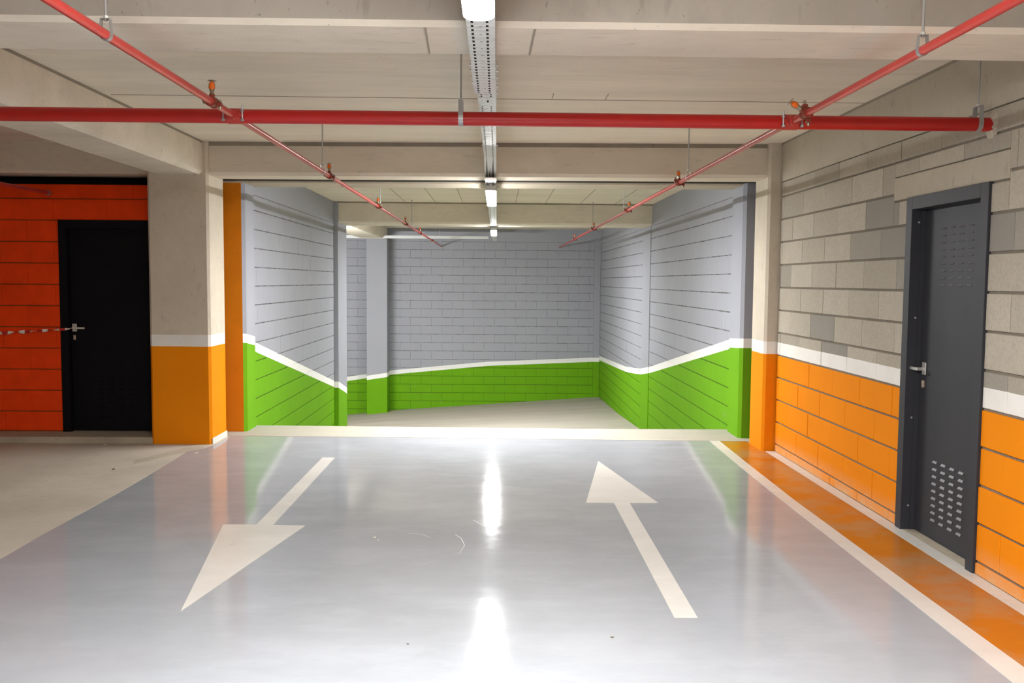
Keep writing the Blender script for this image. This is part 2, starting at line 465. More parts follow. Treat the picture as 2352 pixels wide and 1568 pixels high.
# ramp walls
wl = wall_root('wall_ramp_left', 'left ramp wall of grey and green painted blocks with a sloping white stripe')
box('mortar_bed', RL-.2, RL-.008, 9.0, 14.05, -1.4, ZC, M['rm_l'], wl)
box('top_beam', RL-.2, RL+.001, 9.0, 14.05, 2.40, ZC, M['rp_l'], wl, .004)
lay(wl, 'block', M['rp_l'], 9.05, 14.05, -1.2, 2.40, lambda a, b, z: ((RL, a, z), PI/2), .038, .07,
    keep=lambda s0, s1, t0, t1: t1 > lerp(FLOOR_L, s1)-.05, gx=.001, gz=.011, jitter=.0006, ch=.001)
wrr = wall_root('wall_ramp_right', 'right ramp wall of grey and green painted blocks with a sloping white stripe')
box('mortar_bed', RR+.008, RR+.2, 9.0-.1, 21.3, -1.5, ZC, M['rm_r'], wrr)
box('top_beam', RR-.001, RR+.2, 8.95, 14.15, 2.405, ZC, M['rp_r'], wrr, .004)
box('top_beam', RR-.001, RR+.2, 14.85, 21.1, 2.405, ZC, M['rp_r'], wrr, .004)
lay(wrr, 'block', M['rp_r'], 8.95, 14.15, -1.2, 2.405, lambda a, b, z: ((RR, b, z), -PI/2), .005, .12,
    keep=lambda s0, s1, t0, t1: t1 > lerp(FLOOR_R, s1)-.05, gx=.001, gz=.012, jitter=.0006, ch=.001)
lay(wrr, 'block', M['rp_r'], 14.87, 20.95, -1.3, 2.405, lambda a, b, z: ((RR, b, z), -PI/2), .005, .12,
    keep=lambda s0, s1, t0, t1: t1 > lerp(FLOOR_R, s1)-.05, gx=.001, gz=.013, jitter=.0006, ch=.001)
box('pilaster', RR-.014, RR+.2, 14.15, 14.87, -1.5, ZC, M['rp_r'], wrr, .006)
wb = wall_root('wall_ramp_back', 'far block wall at the foot of the ramp, grey over green')
YB = 21.1
box('mortar_bed', -9.2, 2.7, YB+.008, YB+.3, -3.0, ZC, M['rm_b'], wb)
lay(wb, 'block', M['rp_b'], -4.6, 2.31, -1.75, 2.44, lambda a, b, z: ((a, YB, z), 0), .045, .2,
    keep=lambda s0, s1, t0, t1: t1 > ramp_z(s0, YB)-.05 and not (-3.0 < s0 and s1 < -2.56), gx=.004, gz=.010, jitter=.001, ch=.002)
box('top_beam', -9, 2.6, YB-.002, YB+.1, 2.44, ZC, M['rp_b'], wb)
box('corner_pier', 2.31, 2.46, YB-.03, YB+.1, -1.5, ZC, M['rp_b'], wb, .005)
lp = empty('far_column', (-2.78, 20.6, -1.5)); tag(lp, 'grey and green painted column before the far ramp wall', None, None, 'structure')
box('shaft', -3.02, -2.54, 20.6, YB+.1, -1.9, ZB+.02, M['rp_b'], None, .008).parent = lp
lp.location = (0, 0, 0)
# pier ending the left ramp wall
tag(box('ramp_end_pier', -3.1, -2.50, 14.05, 14.83, -1.6, ZC, M['rp_lp'], None, .006), 'grey painted pier where the left ramp wall ends', None, None, 'structure')
# passage to the left at the foot of the ramp
box('wall_passage_front', -9.2, -3.1, 14.6, 14.8, -3, ZC, M['rp_l'])['kind'] = 'structure'
box('wall_passage_end', -9.2, -9.0, 14.6, 21.4, -3, ZC, M['rp_l'])['kind'] = 'structure'

# left wall (red-orange, faces -y)
YL = 8.42
wlf = wall_root('wall_left', 'dim red-orange painted block wall with a black door, left of the pillar')
LD = (-4.105, -3.16, .055, 2.05)
bm = bmesh.new()
bx(bm, -9.5, LD[0], YL+.008, YL+.2, 0, 2.375); bx(bm, LD[1], -3.0, YL+.008, YL+.2, 0, 2.375); bx(bm, LD[0], LD[1], YL+.008, YL+.2, LD[3], 2.375)
from_bm('mortar_bed', bm, mat_plain('dull_orange_joint', (0.30, 0.07, 0.015), .9, .1, 0, .3), wlf)
lay(wlf, 'block', M['redwall'], -6.6, -3.0, .06, 2.385, lambda a, b, z: ((a, YL, z), 0), .048, -3.9, holes=[LD], gx=.002, gz=.010)
box('plain_wall', -9.5, -6.6, YL, YL+.2, 0, 2.385, M['redwall'], wlf)
box('dark_backing', -9.5, -2.9, YL+.5, YL+.6, 0, ZC, M['joint'], wlf)
tag(box('trim_2', -9.5, -3.1, 8.12, YL+.3, -.05, .055, M['kerb'], None, .012), 'low concrete kerb at the foot of the red wall', None, None, 'structure')
# enclosure behind the camera and far left
box('wall_behind', -9.5, 3.2, -7.2, -7, 0, ZC, M['white'])['kind'] = 'structure'
box('wall_far_left', -9.7, -9.5, -7.2, 9, 0, ZC, M['white'])['kind'] = 'structure'

# ------------------------------------------------------------------ beams and pillars
def beam(name, label, x0, x1, y0, y1, z0, mat, skew=0.0, ch=.02, face=None):
    bm = bmesh.new()
    prof = [(y0, ZC+.05), (y0, z0+ch), (y0+ch, z0), (y1-ch, z0), (y1, z0+ch), (y1, ZC+.05)]
    A = [bm.verts.new((x0, y-skew*x0, z)) for y, z in prof]; B = [bm.verts.new((x1, y-skew*x1, z)) for y, z in prof]
    n = len(prof)
    for i in range(n):
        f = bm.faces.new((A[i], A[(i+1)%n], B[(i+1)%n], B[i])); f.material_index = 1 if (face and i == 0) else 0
    bm.faces.new(A[::-1]); bm.faces.new(B)
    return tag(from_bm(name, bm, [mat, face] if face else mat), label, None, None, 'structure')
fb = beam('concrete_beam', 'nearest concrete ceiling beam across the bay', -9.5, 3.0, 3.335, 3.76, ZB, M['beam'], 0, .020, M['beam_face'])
for xa, xb in ((-.272, -.285), (.135, .128)):
    bm = bmesh.new(); bm.faces.new([bm.verts.new(q) for q in ((xa-.004,3.36,ZB-.0015),(xa+.004,3.36,ZB-.0015),(xb+.004,3.735,ZB-.0015),(xb-.004,3.735,ZB-.0015))])
    o = from_bm('formwork_seam', bm, M['seam'], fb); sm = o.modifiers.new('solid', 'SOLIDIFY'); sm.thickness = .003; sm.offset = 0
pb = beam('concrete_beam', 'concrete beam over the ramp mouth carried by two pillars', -2.6, 2.42, 8.025, 8.37, ZB, M['beam'], SK, .028)
bm = bmesh.new(); bx(bm, -2.6, 2.42, 8.022, 8.03, ZC-.036, ZC, 0, None, SK); from_bm('top_joint_shade', bm, M['joint_shade'], pb)
beam('concrete_beam', 'second beam behind the joint at the ramp mouth', -3.1, 3.0, 8.64, 9.05, ZB, M['lintel'], SK, .012)
lb = beam('concrete_beam', 'concrete beam over the lower end of the ramp', -3.0, RR, 14.1, 14.85, 2.41, M['beam'], 0, .025)
box('top_joint_shade', -2.57, RR, 14.097, 14.11, ZC-.022, ZC, M['joint_shade'], lb)
beam('concrete_beam', 'concrete beam above the red wall', -9.5, -3.1, 8.26, 8.6, 2.465, M['beam'], 0, .02)
# longitudinal beams
def beam_y(name, label, x0, x1, y0, y1, z0, mat, ch=.03):
    bm = bmesh.new()
    prof = [(x0, ZC+.05), (x0, z0+ch), (x0+ch, z0), (x1-ch, z0), (x1, z0+ch), (x1, ZC+.05)]
    A = [bm.verts.new((x, y0, z)) for x, z in prof]; B = [bm.verts.new((x, y1, z)) for x, z in prof]
    n = len(prof)
    for i in range(n): bm.faces.new((A[i], A[(i+1)%n], B[(i+1)%n], B[i]))
    bm.faces.new(A[::-1]); bm.faces.new(B)
    return tag(from_bm(name, bm, mat), label, None, None, 'structure')
lg = beam_y('concrete_beam', 'long concrete beam running to the left pillar', -3.09, -2.645, 3.7, 8.10, ZB, M['beam'])
beam_y('concrete_beam', 'far concrete beam above the far column', -3.12, -2.545, 14.83, 20.7, 2.46, M['beam'])

box('top_joint_shade', -2.65, -2.642, 3.76, 8.09, ZC-.018, ZC, M['joint_shade'], lg)
def pillar(name, label, x0, x1, y0, y1, mats, mi=None, ch=.022, z0=-.02):
    bm = bmesh.new()
    V = []
    for z in (z0, ZC+.02):
        V.append([bm.verts.new((x, y - SK*x, z)) for x, y in ((x0,y0),(x1,y0),(x1,y1),(x0,y1))])
    F = []
    for i, k in enumerate(('-y', '+x', '+y', '-x')):
        f = bm.faces.new((V[0][i], V[0][(i+1)%4], V[1][(i+1)%4], V[1][i])); f.material_index = (mi or {}).get(k, 0); F.append(f)
    bm.faces.new(V[0][::-1]); bm.faces.new(V[1])
    es = [e for e in bm.edges if abs(e.verts[0].co.z - e.verts[1].co.z) > 1]
    bmesh.ops.bevel(bm, geom=es, offset=ch, segments=1, affect='EDGES')
    return tag(from_bm(name, bm, mats), label, None, None, 'structure')
p1 = pillar('concrete_pillar', 'left concrete pillar with white stripe and orange base', -3.155, -2.598, 7.985, 8.44, M['pillar'])
bm = bmesh.new(); bx(bm, -2.600, -2.592, 8.0, 8.43, 0, .055, .0, None, SK); from_bm('white_skirting', bm, M['white'], p1)
pillar('concrete_pillar', 'right concrete pillar with white stripe and orange base, against the block wall', 2.393, 2.75, 7.962, 8.37, M['pillar_r'])
pillar('ramp_pilaster', 'left ramp pilaster, orange front and green and grey side', -3.2, -2.465, 8.655, 9.02, [M['rp_p1'], M['orange']], {'-y': 1}, .03)
pillar('ramp_pilaster', 'right ramp pilaster painted grey over green', 2.355, 2.9, 8.60, 9.03, M['rp_p2'], None, .03)
# expansion joint between the two frames
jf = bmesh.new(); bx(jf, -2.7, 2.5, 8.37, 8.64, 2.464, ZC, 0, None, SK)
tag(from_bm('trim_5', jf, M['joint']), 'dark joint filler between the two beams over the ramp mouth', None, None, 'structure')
box('trim_3', 2.47, 2.9, 8.2, 8.62, 0, ZC, M['mortar'])['kind'] = 'structure'
box('trim_4', -3.2, -2.72, 8.5, 8.78, 0, ZC, M['mortar'])['kind'] = 'structure'

# ------------------------------------------------------------------ floor markings
def mark(name, pts, mat, label, cat, z=.0055, group=None):
    return tag(poly_slab(name, pts, .0, z, mat), label, cat, group)
mark('painted_line', [(2.038,8.35),(2.135,8.35),(2.105,7.2),(2.083,6.06),(2.085,4.3),(2.092,3.3),(2.09,-6.9),(1.96,-6.9),(1.97,3.25),(1.982,4.3),(1.994,6.06),(2.01,7.2)], M['line'],
     'long white line between grey floor and orange walkway', 'floor line', .0065)
mark('painted_walkway', [(2.137,8.35),(2.39,8.34),(2.39,7.87),(2.418,7.85),(2.418,-6.9),(2.092,-6.9),(2.094,3.3),(2.087,4.3),(2.085,6.06),(2.107,7.2)], M['walk'],
     'orange painted strip of floor along the right wall', 'walkway')
mark('painted_line', [(2.42,7.85),(2.506,7.85),(2.506,-6.9),(2.42,-6.9)], M['line'], 'white line at the foot of the right block wall', 'floor line', .0065)
# arrow toward the camera (left)
mark('floor_arrow', [(-1.472,7.478),(-1.368,7.478),(-1.368,5.39),(-1.167,5.376),(-1.426,3.962),(-1.673,5.398),(-1.471,5.398)], M['line'],
     'white floor arrow at left pointing towards the viewer', 'arrow', .0062)
mark('floor_arrow', [(0.863,7.38),(1.115,5.963),(0.917,5.963),(0.914,3.89),(0.809,3.89),(0.811,5.963),(0.618,5.966)], M['line'],
     'white floor arrow at right pointing to the ramp', 'arrow', .0062)

# ------------------------------------------------------------------ doors
def door_frame_bm(a0, a1, z0, z1, w, depth, proud):
    """a frame in local coords: x along wall, y outward negative, z up; returns bm parts"""
    bm = bmesh.new()
    bx(bm, a0, a0+w, -proud, depth, z0, z1, .002); bx(bm, a1-w, a1, -proud, depth, z0, z1, .002); bx(bm, a0+w-.0005, a1-w+.0005, -proud, depth, z1-w, z1, .002)
    return bm
def make_door(name, label, W_, H_, dep, mat_f, mat_l, mat_s, slots, hs, hz, mat_h, rot, loc, hinge=True):
    """local frame: x from 0..W along the wall seen from the room, y>0 into the wall, origin at the left foot"""
    root = empty(name, loc); root.rotation_euler = (0, 0, rot); tag(root, label, None, None, 'structure')
    from_bm('door_frame', door_frame_bm(0, W_, 0, H_, .075, dep+.03, .014), mat_f, root)
    leaf = from_bm('door_leaf', (lambda b: (bx(b, .055, W_-.055, dep, dep+.045, .012, H_-.06, .002), b)[1])(bmesh.new()), mat_l, root)
    box('door_stop', .06, .083, dep-.025, dep, 0, H_-.07, mat_f, root)
    me = None
    for (x, z) in slots:
        if me is None:
            bm = bmesh.new(); L = .052
            v = [bm.verts.new(q) for q in ((-L/2,0,-.009),(L/2,0,-.009),(L/2,-.007,-.004),(-L/2,-.007,-.004),(-L/2+.004,0,.009),(L/2-.004,0,.009))]
            for f in ((0,1,2,3),(3,2,5,4),(0,3,4),(1,5,2)): bm.faces.new([v[i] for i in f])
            o = from_bm('louver_slot', bm, mat_s, leaf); me = o.data
        else:
            o = bpy.data.objects.new('louver_slot', me); COL.objects.link(o); o.parent = leaf
        o.location = (x, dep, z)
        if z > 1.2: o.scale = (1, .5, .6)
    # lever handle with its plate, and the lock cylinder
    bm = bmesh.new(); bx(bm, hs-.022, hs+.022, dep-.008, dep, hz-.035, hz+.04, .003)
    cyl(bm, (hs, dep-.05, hz), (hs, dep, hz), .010, 10)
    s = -1 if hinge else 1
    bx(bm, min(hs, hs+s*.115), max(hs, hs+s*.115), dep-.058, dep-.044, hz-.010, hz+.010, .004)
    from_bm('lever_handle', bm, mat_h, root)
    bm = bmesh.new(); bx(bm, hs-.011, hs+.011, dep-.014, dep, hz-.112, hz-.068, .003); cyl(bm, (hs, dep-.016, hz-.082), (hs, dep-.01, hz-.082), .008, 10)
    from_bm('lock_cylinder', bm, M['brass'], root)
    return root
slots = []
for r in range(9):
    z = .47 - r*.043
    for c in range(4): slots.append((.316 + c*.098 + 0.0, z))
for r in range(9):
    z = 1.835 - r*.041
    for c in range(4): slots.append((.316 + c*.098, z))
d2 = make_door('door_1', 'dark grey steel door with louvre slots in the right wall', .907, 2.035, .066, M['door'], M['door'], M['slot'], slots,
          .147, 1.005, M['bright'], -PI/2, (XW, 5.411, 0), True)
for z in (1.884, 1.309, .70, .156):
    bm = bmesh.new(); cyl(bm, (.071, .03, z), (.079, .03, z), .006, 8)
    from_bm('screw_cap', bm, M['bright'], d2)
box('sill_strip', .0, .907, .0, .08, -.01, .008, M['kerb'], d2)
slots_l = [(.35+c*.095, .49-r*.043) for r in range(9) for c in range(4)]
d1 = make_door('door_2', 'black door in the dim red wall at left', .945, 1.995, .03, M['door_dark'], M['door_dark'], mat_plain('dark_louver', (0.006, 0.005, 0.007), .6, .15), slots_l,
          .115, .985, M['bright'], 0, (-4.105, YL, .055), False)
# red and white barrier tape tied to the handle
bm = bmesh.new(); path = []
for i in range(60):
    t = i/59; x = -3.985 - t*1.9; path.append((x, YL-.03-.06*t, 1.035 - .075*math.sin(t*PI*.6) ))
rows = []
for i, p in enumerate(path):
    t = i/59; a = t*34; w = .010+.008*min(1, t*4)
    d = Vector((0, math.cos(a), math.sin(a)))
    rows.append((bm.verts.new(Vector(p)-d*w), bm.verts.new(Vector(p)+d*w)))
for i in range(59): bm.faces.new((rows[i][0], rows[i+1][0], rows[i+1][1], rows[i][1]))
o = from_bm('barrier_tape', bm, M['tape']); sm = o.modifiers.new('solid', 'SOLIDIFY'); sm.thickness = .001
tag(o, 'twisted red and white barrier tape tied to the black door handle', 'tape')

# ------------------------------------------------------------------ cable trays
LX = -.062            # axis of the lamp row
def tray_bm(y0, y1, za, zb, x0=-.05, x1=.05, h=.04, pitch=.05):
    """perforated tray section along +y, floor height from za at y0 to zb at y1; bottom has real slots"""
    bm = bmesh.new(); n = max(1, round((y1-y0)/pitch)); p = (y1-y0)/n
    cols = [x0, -.0355, -.0265, -.006, .004, .017, .026, x1]
    zz = lambda y: za + (zb-za)*(y-y0)/(y1-y0)
    def quad(xa, xb, ya, yb):
        bm.faces.new([bm.verts.new(q) for q in ((xa,ya,zz(ya)),(xb,ya,zz(ya)),(xb,yb,zz(yb)),(xa,yb,zz(yb)))])
    for i in range(n):
        ya = y0+i*p; yb = ya+p; s0, s1 = ya+p*.2, ya+p*.8
        quad(x0, x1, ya, s0); quad(x0, x1, s1, yb)
        quad(x0, cols[1], s0, s1); quad(cols[2], cols[3] if i % 2 else cols[5], s0, s1); quad(cols[6], x1, s0, s1)
        if i % 2:
            quad(cols[4], cols[5], s0, s1)
            quad(cols[3], cols[4], s0, s0+p*.18); quad(cols[3], cols[4], s0+p*.34, s1)
    for x, s in ((x0, 1), (x1, -1)):
        f = [bm.verts.new(q) for q in ((x,y0,za),(x,y1,zb),(x,y1,zb+h),(x,y0,za+h))]; bm.faces.new(f)
        f = [bm.verts.new(q) for q in ((x,y0,za+h),(x,y1,zb+h),(x+s*.008,y1,zb+h),(x+s*.008,y0,za+h))]; bm.faces.new(f)
    return bm
def add_section(par, *a, name='tray_section', **k):
    o = from_bm(name, tray_bm(*a, **k), M['tray'], par); sm = o.modifiers.new('solid', 'SOLIDIFY'); sm.thickness = .0012
    return o
tr = empty('cable_tray', (LX, 0, 0)); tag(tr, 'white perforated cable tray carrying the row of lamps along the ceiling', 'cable tray')
add_section(tr, -4.0, 4.30, 2.40, 2.40); add_section(tr, 4.30, 4.66, 2.40, 2.53); add_section(tr, 4.66, 7.42, 2.53, 2.53)
add_section(tr, 7.85, 20.0, 2.402, 2.402)
bm = bmesh.new(); bx(bm, -.05, .05, 7.42, 7.424, 2.46, 2.532)
bm2 = bmesh.new()
v = [bm2.verts.new(q) for q in ((-.05,7.42,2.53),(.05,7.42,2.53),(.05,7.62,2.47),(-.05,7.62,2.47),(.05,7.85,2.402),(-.05,7.85,2.402))]
bm2.faces.new((v[0],v[1],v[2],v[3])); bm2.faces.new((v[3],v[2],v[4],v[5])); bm.free()
for x in (-.05, .05):
    bm2.faces.new([bm2.verts.new(q) for q in ((x,7.42,2.53),(x,7.85,2.402),(x,7.85,2.442),(x,7.42,2.57))])
o = from_bm('slanted_cover', bm2, M['tray'], tr); sm = o.modifiers.new('solid', 'SOLIDIFY'); sm.thickness = .0015
box('fold_strip', -.051, .051, 7.70, 7.86, 2.396, 2.4015, M['white'], tr)
for y, z0 in ((4.0, 2.40), (4.95, 2.53)):      # splice plates with bolts on the flanks
    for x in (-.0535, .0505):
        box('splice_plate', x, x+.003, y-.22, y+.22, z0+.004, z0+.036, M['tray'], tr)
me = None
for y, z0 in ((3.82,2.42),(3.92,2.42),(4.05,2.42),(4.15,2.42),(4.36,2.445),(4.80,2.55),(5.0,2.55),(6.9,2.55)):
    for s in (-1, 1):
        if me is None:
            b_ = bmesh.new(); cyl(b_, (0,0,0), (.008,0,0), .006, 8); o = from_bm('bolt', b_, M['bright'], tr); me = o.data
        else: o = bpy.data.objects.new('bolt', me); COL.objects.link(o); o.parent = tr
        o.location = (s*.0535, y, z0); o.rotation_euler = (0, 0, 0 if s > 0 else PI)
bm = bmesh.new(); bx(bm, -.045, .045, 5.02, 5.24, 2.5275, 2.5295, .0); from_bm('joint_plate', bm, M['tray'], tr)
me = None
for x in (-.024, .026):
    bm = bmesh.new()
    for i in range(20):
        a = 2*PI*i/20; a2 = 2*PI*(i+1)/20
        f = lambda t, k: (x + .008*k*math.cos(t), 5.13+.05*k*math.sin(t), 2.527)
        bm.faces.new([bm.verts.new(f(a, .7)), bm.verts.new(f(a2, .7)), bm.verts.new(f(a2, 1)), bm.verts.new(f(a, 1))])
    o = from_bm('slot_rim', bm, M['steel'], tr)
bm = bmesh.new(); cyl(bm, (.003, 5.10, 2.520), (.003, 5.10, 2.53), .006, 8); from_bm('bolt', bm, M['cable'], tr)
bm = bmesh.new()       # cables lying in the tray
for x, r in ((-.030, .009), (-.006, .007), (.022, .009)):
    pts = [(-4, 2.412), (4.30, 2.412), (4.68, 2.543), (7.40, 2.543), (7.80, 2.420), (20.0, 2.414)]
    for (a, za), (b, zb) in zip(pts[:-1], pts[1:]): cyl(bm, (x, a, za), (x, b, zb), r, 6)
from_bm('cable', bm, M['cable'], tr)
# tray hangers to the ceiling
for y, z0 in ((5.5, 2.57), (11.5, 2.442), (17.5, 2.442), (1.0, 2.442)):
    bm = bmesh.new(); bx(bm, -.0035, .0035, y-.0035, y+.0035, z0-.03, ZC); bx(bm, -.05, .05, y-.01, y+.01, z0-.006, z0-.002)
    from_bm('tray_hanger', bm, M['steel'], tr)
# cross tray along the far wall
ct = empty('cable_tray', (-.1, 20.1, 0)); tag(ct, 'far white cable tray running sideways along the back wall', 'cable tray')
ct.rotation_euler = (0, 0, PI/2)
add_section(ct, 0.1, 8.6, 2.455, 2.455, h=.06, pitch=.08)
for y in (1.2, 3.9, 6.6):
    bm = bmesh.new(); bx(bm, -.004, .004, y-.004, y+.004, 2.453, ZC); bx(bm, -.05, .05, y-.01, y+.01, 2.450, 2.454)
    from_bm('tray_hanger', bm, M['steel'], ct)

# ------------------------------------------------------------------ lamps
def lamp_parts(root, L, W_=.098):
    """fixture along y, centred; z=0 is the top (tray underside)"""
    def stadium(w, l, n=10):
        r = w/2*.80; out = []
        for cx, cy, a0 in ((w/2-r, l/2-r, 0), (-w/2+r, l/2-r, PI/2), (-w/2+r, -l/2+r, PI), (w/2-r, -l/2+r, 1.5*PI)):
            for i in range(n+1): a = a0 + PI/2*i/n; out.append((cx+r*math.cos(a), cy+r*math.sin(a)))
        return out
    def loft(bm, rings):
        R = [[bm.verts.new((x, y, z)) for x, y in stadium(w, l)] for w, l, z in rings]
        n = len(R[0])
        for a, b in zip(R[:-1], R[1:]):
            for i in range(n): bm.faces.new((a[i], a[(i+1)%n], b[(i+1)%n], b[i]))
        bm.faces.new(R[0]); bm.faces.new(R[-1][::-1])
    bm = bmesh.new(); loft(bm, [(W_*.62, L-.03, 0), (W_*.66, L, -.008), (W_*.90, L+.012, -.012), (W_, L+.024, -.018), (W_, L+.024, -.062)])
    h = from_bm('lamp_housing', bm, M['housing'], root, smooth=40)
    bm = bmesh.new(); loft(bm, [(W_-.002, L+.022, -.062), (W_-.004, L+.018, -.067), (W_-.020, L-.00, -.0715), (W_-.05, L-.04, -.073)])
    d = from_bm('diffuser', bm, M['lamp'], root, smooth=50)
    for y in (-L*.3, L*.3):
        for s in (-1, 1): box('clip', s*W_/2-.003, s*W_/2+.003, y-.012, y+.012, -.036, -.018, M['steel'], root, .001)
    bm = bmesh.new(); cyl(bm, (0, -L/2-.012, -.012), (0, -L/2-.055, -.012), .010, 8)
    g = from_bm('cable_gland', bm, M['housing'], root)
def make_lamp(y, L, label, grp='row of ceiling lamps', x=LX, rot=0, z=2.397):
    r = empty('batten_lamp', (x, y, z)); r.rotation_euler = (0, 0, rot)
    tag(r, label, 'lamp'); lamp_parts(r, L); return r
make_lamp(2.02, 1.66, 'nearest glowing batten lamp, cut off by the top of the photo')
make_lamp(8.98, 1.60, 'glowing batten lamp under the beam at the ramp mouth')
make_lamp(15.30, 1.60, 'farthest small glowing batten lamp over the foot of the ramp')
make_lamp(-4.70, 1.60, 'unseen batten lamp added behind the viewer to continue the row')  # out of view, added for its light as a continuation of the row
wlamp = make_lamp(14.802, 1.60, 'wall lamp hidden in the passage left of the ramp foot', None, -4.0, 0, 1.25)
wlamp.matrix_world = Matrix(((0, 1, 0, -4.0), (0, 0, -1, 14.802), (-1, 0, 0, 1.25), (0, 0, 0, 1)))

# ------------------------------------------------------------------ sprinkler pipes
ZP = 2.323; RB = .0165; RM = .0350; YM = 4.527
XBL, XBR = -1.316, 1.477
def sprinkler(parent, loc, tilt=0.0):
    """upright sprinkler head: nut, orange cap, frame and deflector disc"""
    h = empty('sprinkler_head', loc, parent)
    bm = bmesh.new(); cyl(bm, (0,0,0), (0,0,.016), .011, 6); cyl(bm, (0,0,.014), (0,0,.024), .009, 10)
    cyl(bm, (0,0,.024), (0,0,.034), .011, 12, .014); cyl(bm, (0,0,.034), (0,0,.050), .014, 12, .012); cyl(bm, (0,0,.050), (0,0,.058), .012, 12, .006)
    for f in bm.faces: f.material_index = 1 if f.calc_center_median().z > .023 else 0
    for s in (-1, 1): ribbon(bm, [(s*.010,0,.018),(s*.015,0,.035),(s*.012,0,.052),(0,0,.062)], (0,1,0), .004, .002)
    n = 14; c0 = [bm.verts.new(((.020 if i % 2 else .015)*math.cos(2*PI*i/n), (.020 if i % 2 else .015)*math.sin(2*PI*i/n), .062)) for i in range(n)]
    c1 = [bm.verts.new((v_.co.x, v_.co.y, .0645)) for v_ in c0]
    bm.faces.new(c0[::-1]); bm.faces.new(c1)
    for i in range(n): bm.faces.new((c0[i], c0[(i+1)%n], c1[(i+1)%n], c1[i]))
    me_o = from_bm('sprinkler_head', bm, [M['bolt'], M['spr']], parent, loc)
    me_o.rotation_euler = (0, tilt, 0)
    bpy.data.objects.remove(h)
    me_o['label'] = 'orange capped sprinkler head'
    return me_o
def coupling(pipe, x, y, head=True, tilt=0.0, r=RB, tee=True):
    """two-bolt clamp around a pipe running along y"""
    bm = bmesh.new()
    cyl(bm, (x, y-.026, ZP), (x, y+.026, ZP), r+.0055, 18); cyl(bm, (x, y-.030, ZP), (x, y-.018, ZP), r+.009, 18); cyl(bm, (x, y+.018, ZP), (x, y+.030, ZP), r+.009, 18)
    ca, sa = math.cos(-.35+tilt), math.sin(-.35+tilt)
    for s in (-1, 1):
        c = Vector((x, y, ZP)) + s*(r+.018)*Vector((ca, 0, sa))
        bx(bm, c.x-.012, c.x+.012, y-.013, y+.013, c.z-.010, c.z+.010, .003)
    if head:
        d = Vector((math.sin(tilt), 0, math.cos(tilt)))
        cyl(bm, Vector((x, y, ZP)), Vector((x, y, ZP))+d*(r+.018), .0125, 12)
    o = from_bm('coupling', bm, M['clamp'], pipe, smooth=35)
    for s in (-1, 1):
        c = Vector((x, y, ZP)) + s*(r+.022)*Vector((ca, 0, sa)); b_ = bmesh.new()
        cyl(b_, (c.x, y, c.z-.022), (c.x, y, c.z+.026), .0042, 8); cyl(b_, (c.x, y, c.z+.011), (c.x, y, c.z+.018), .0085, 6); cyl(b_, (c.x, y, c.z-.018), (c.x, y, c.z-.011), .008, 8)
        from_bm('bolt', b_, M['bolt'], o)
    if head: sprinkler(o, tuple(Vector((x, y, ZP))+Vector((math.sin(tilt), 0, math.cos(tilt)))*(r+.016)), tilt)
    return o
# main
mp = empty('sprinkler_main_pipe', (0, YM, ZP)); tag(mp, 'thick red sprinkler main pipe crossing the whole bay into the right wall', 'pipe')
bm = bmesh.new(); cyl(bm, (-9.4, YM, ZP), (XW+.05, YM, ZP), RM, 32); o = from_bm('pipe_body', bm, M['pipe_dark'], mp, smooth=40); mp.location = (0,0,0)
def saddle(x, s0):
    bm = bmesh.new()
    cyl(bm, (x-.034, YM, ZP), (x+.034, YM, ZP), RM+.004, 24)
    cyl(bm, (x, YM-RM-.030, ZP), (x, YM, ZP), RB+.008, 18); cyl(bm, (x, YM, ZP), (x, YM+RM+.03, ZP), RB+.008, 18)
    for s in (-1, 1): bx(bm, x+s*.040-.012, x+s*.040+.012, YM-RM-.006, YM+.012, ZP-.012, ZP+.012, .003)
    o = from_bm('saddle_tee', bm, M['pipe'], mp, smooth=40)
    for s in (-1, 1):
        b_ = bmesh.new(); cx = x+s*.047; cy = YM-RM-.004
        cyl(b_, (cx, cy, ZP-.030), (cx, cy, ZP+.048), .0045, 8); cyl(b_, (cx, cy, ZP+.016), (cx, cy, ZP+.024), .009, 6); cyl(b_, (cx, cy, ZP-.030), (cx, cy, ZP-.019), .010, 6)
        from_bm('bolt', b_, M['steel'], o)
saddle(XBL, 1); saddle(XBR, 1)
# wall sleeve of broken plaster at the right end
bm = bmesh.new(); random.seed(5)
ring0 = []; ring1 = []
for i in range(14):
    a = 2*PI*i/14; r = RM+.012+random.uniform(-.004, .016)
    ring0.append(bm.verts.new((XW-.012+random.uniform(-.01,.006), YM+RM*.98*math.cos(a), ZP+RM*.98*math.sin(a))))
    ring1.append(bm.verts.new((XW+.004, YM+(r+.02)*math.cos(a), ZP+(r+.02)*math.sin(a))))
for i in range(14): bm.faces.new((ring0[i], ring0[(i+1)%14], ring1[(i+1)%14], ring1[i]))
from_bm('mortar_collar', bm, M['lintel'], wr)
def branch(name, label, x, y0, y1, stops):
    p = empty(name); tag(p, label, 'pipe')
    bm = bmesh.new()
    cyl(bm, (x, y0, ZP), (x, YM-RM-.0305, ZP), RB, 20); from_bm('pipe_body', bm, M['pipe'], p, smooth=40)
    bm = bmesh.new(); cyl(bm, (x, YM+RM+.0305, ZP), (x, y1, ZP), RB, 20); from_bm('pipe_body', bm, M['pipe'], p, smooth=40)
    for (y, head, tilt) in stops: coupling(p, x, y, head, tilt)
    return p
branch('sprinkler_branch_pipe', 'thin red sprinkler pipe along the left of the ceiling', XBL, -2, 21.08,
       [(4.17, True, 0), (7.03, True, 0), (9.88, True, 0), (12.8, True, 0), (15.25, True, 0), (18.0, False, 0)])
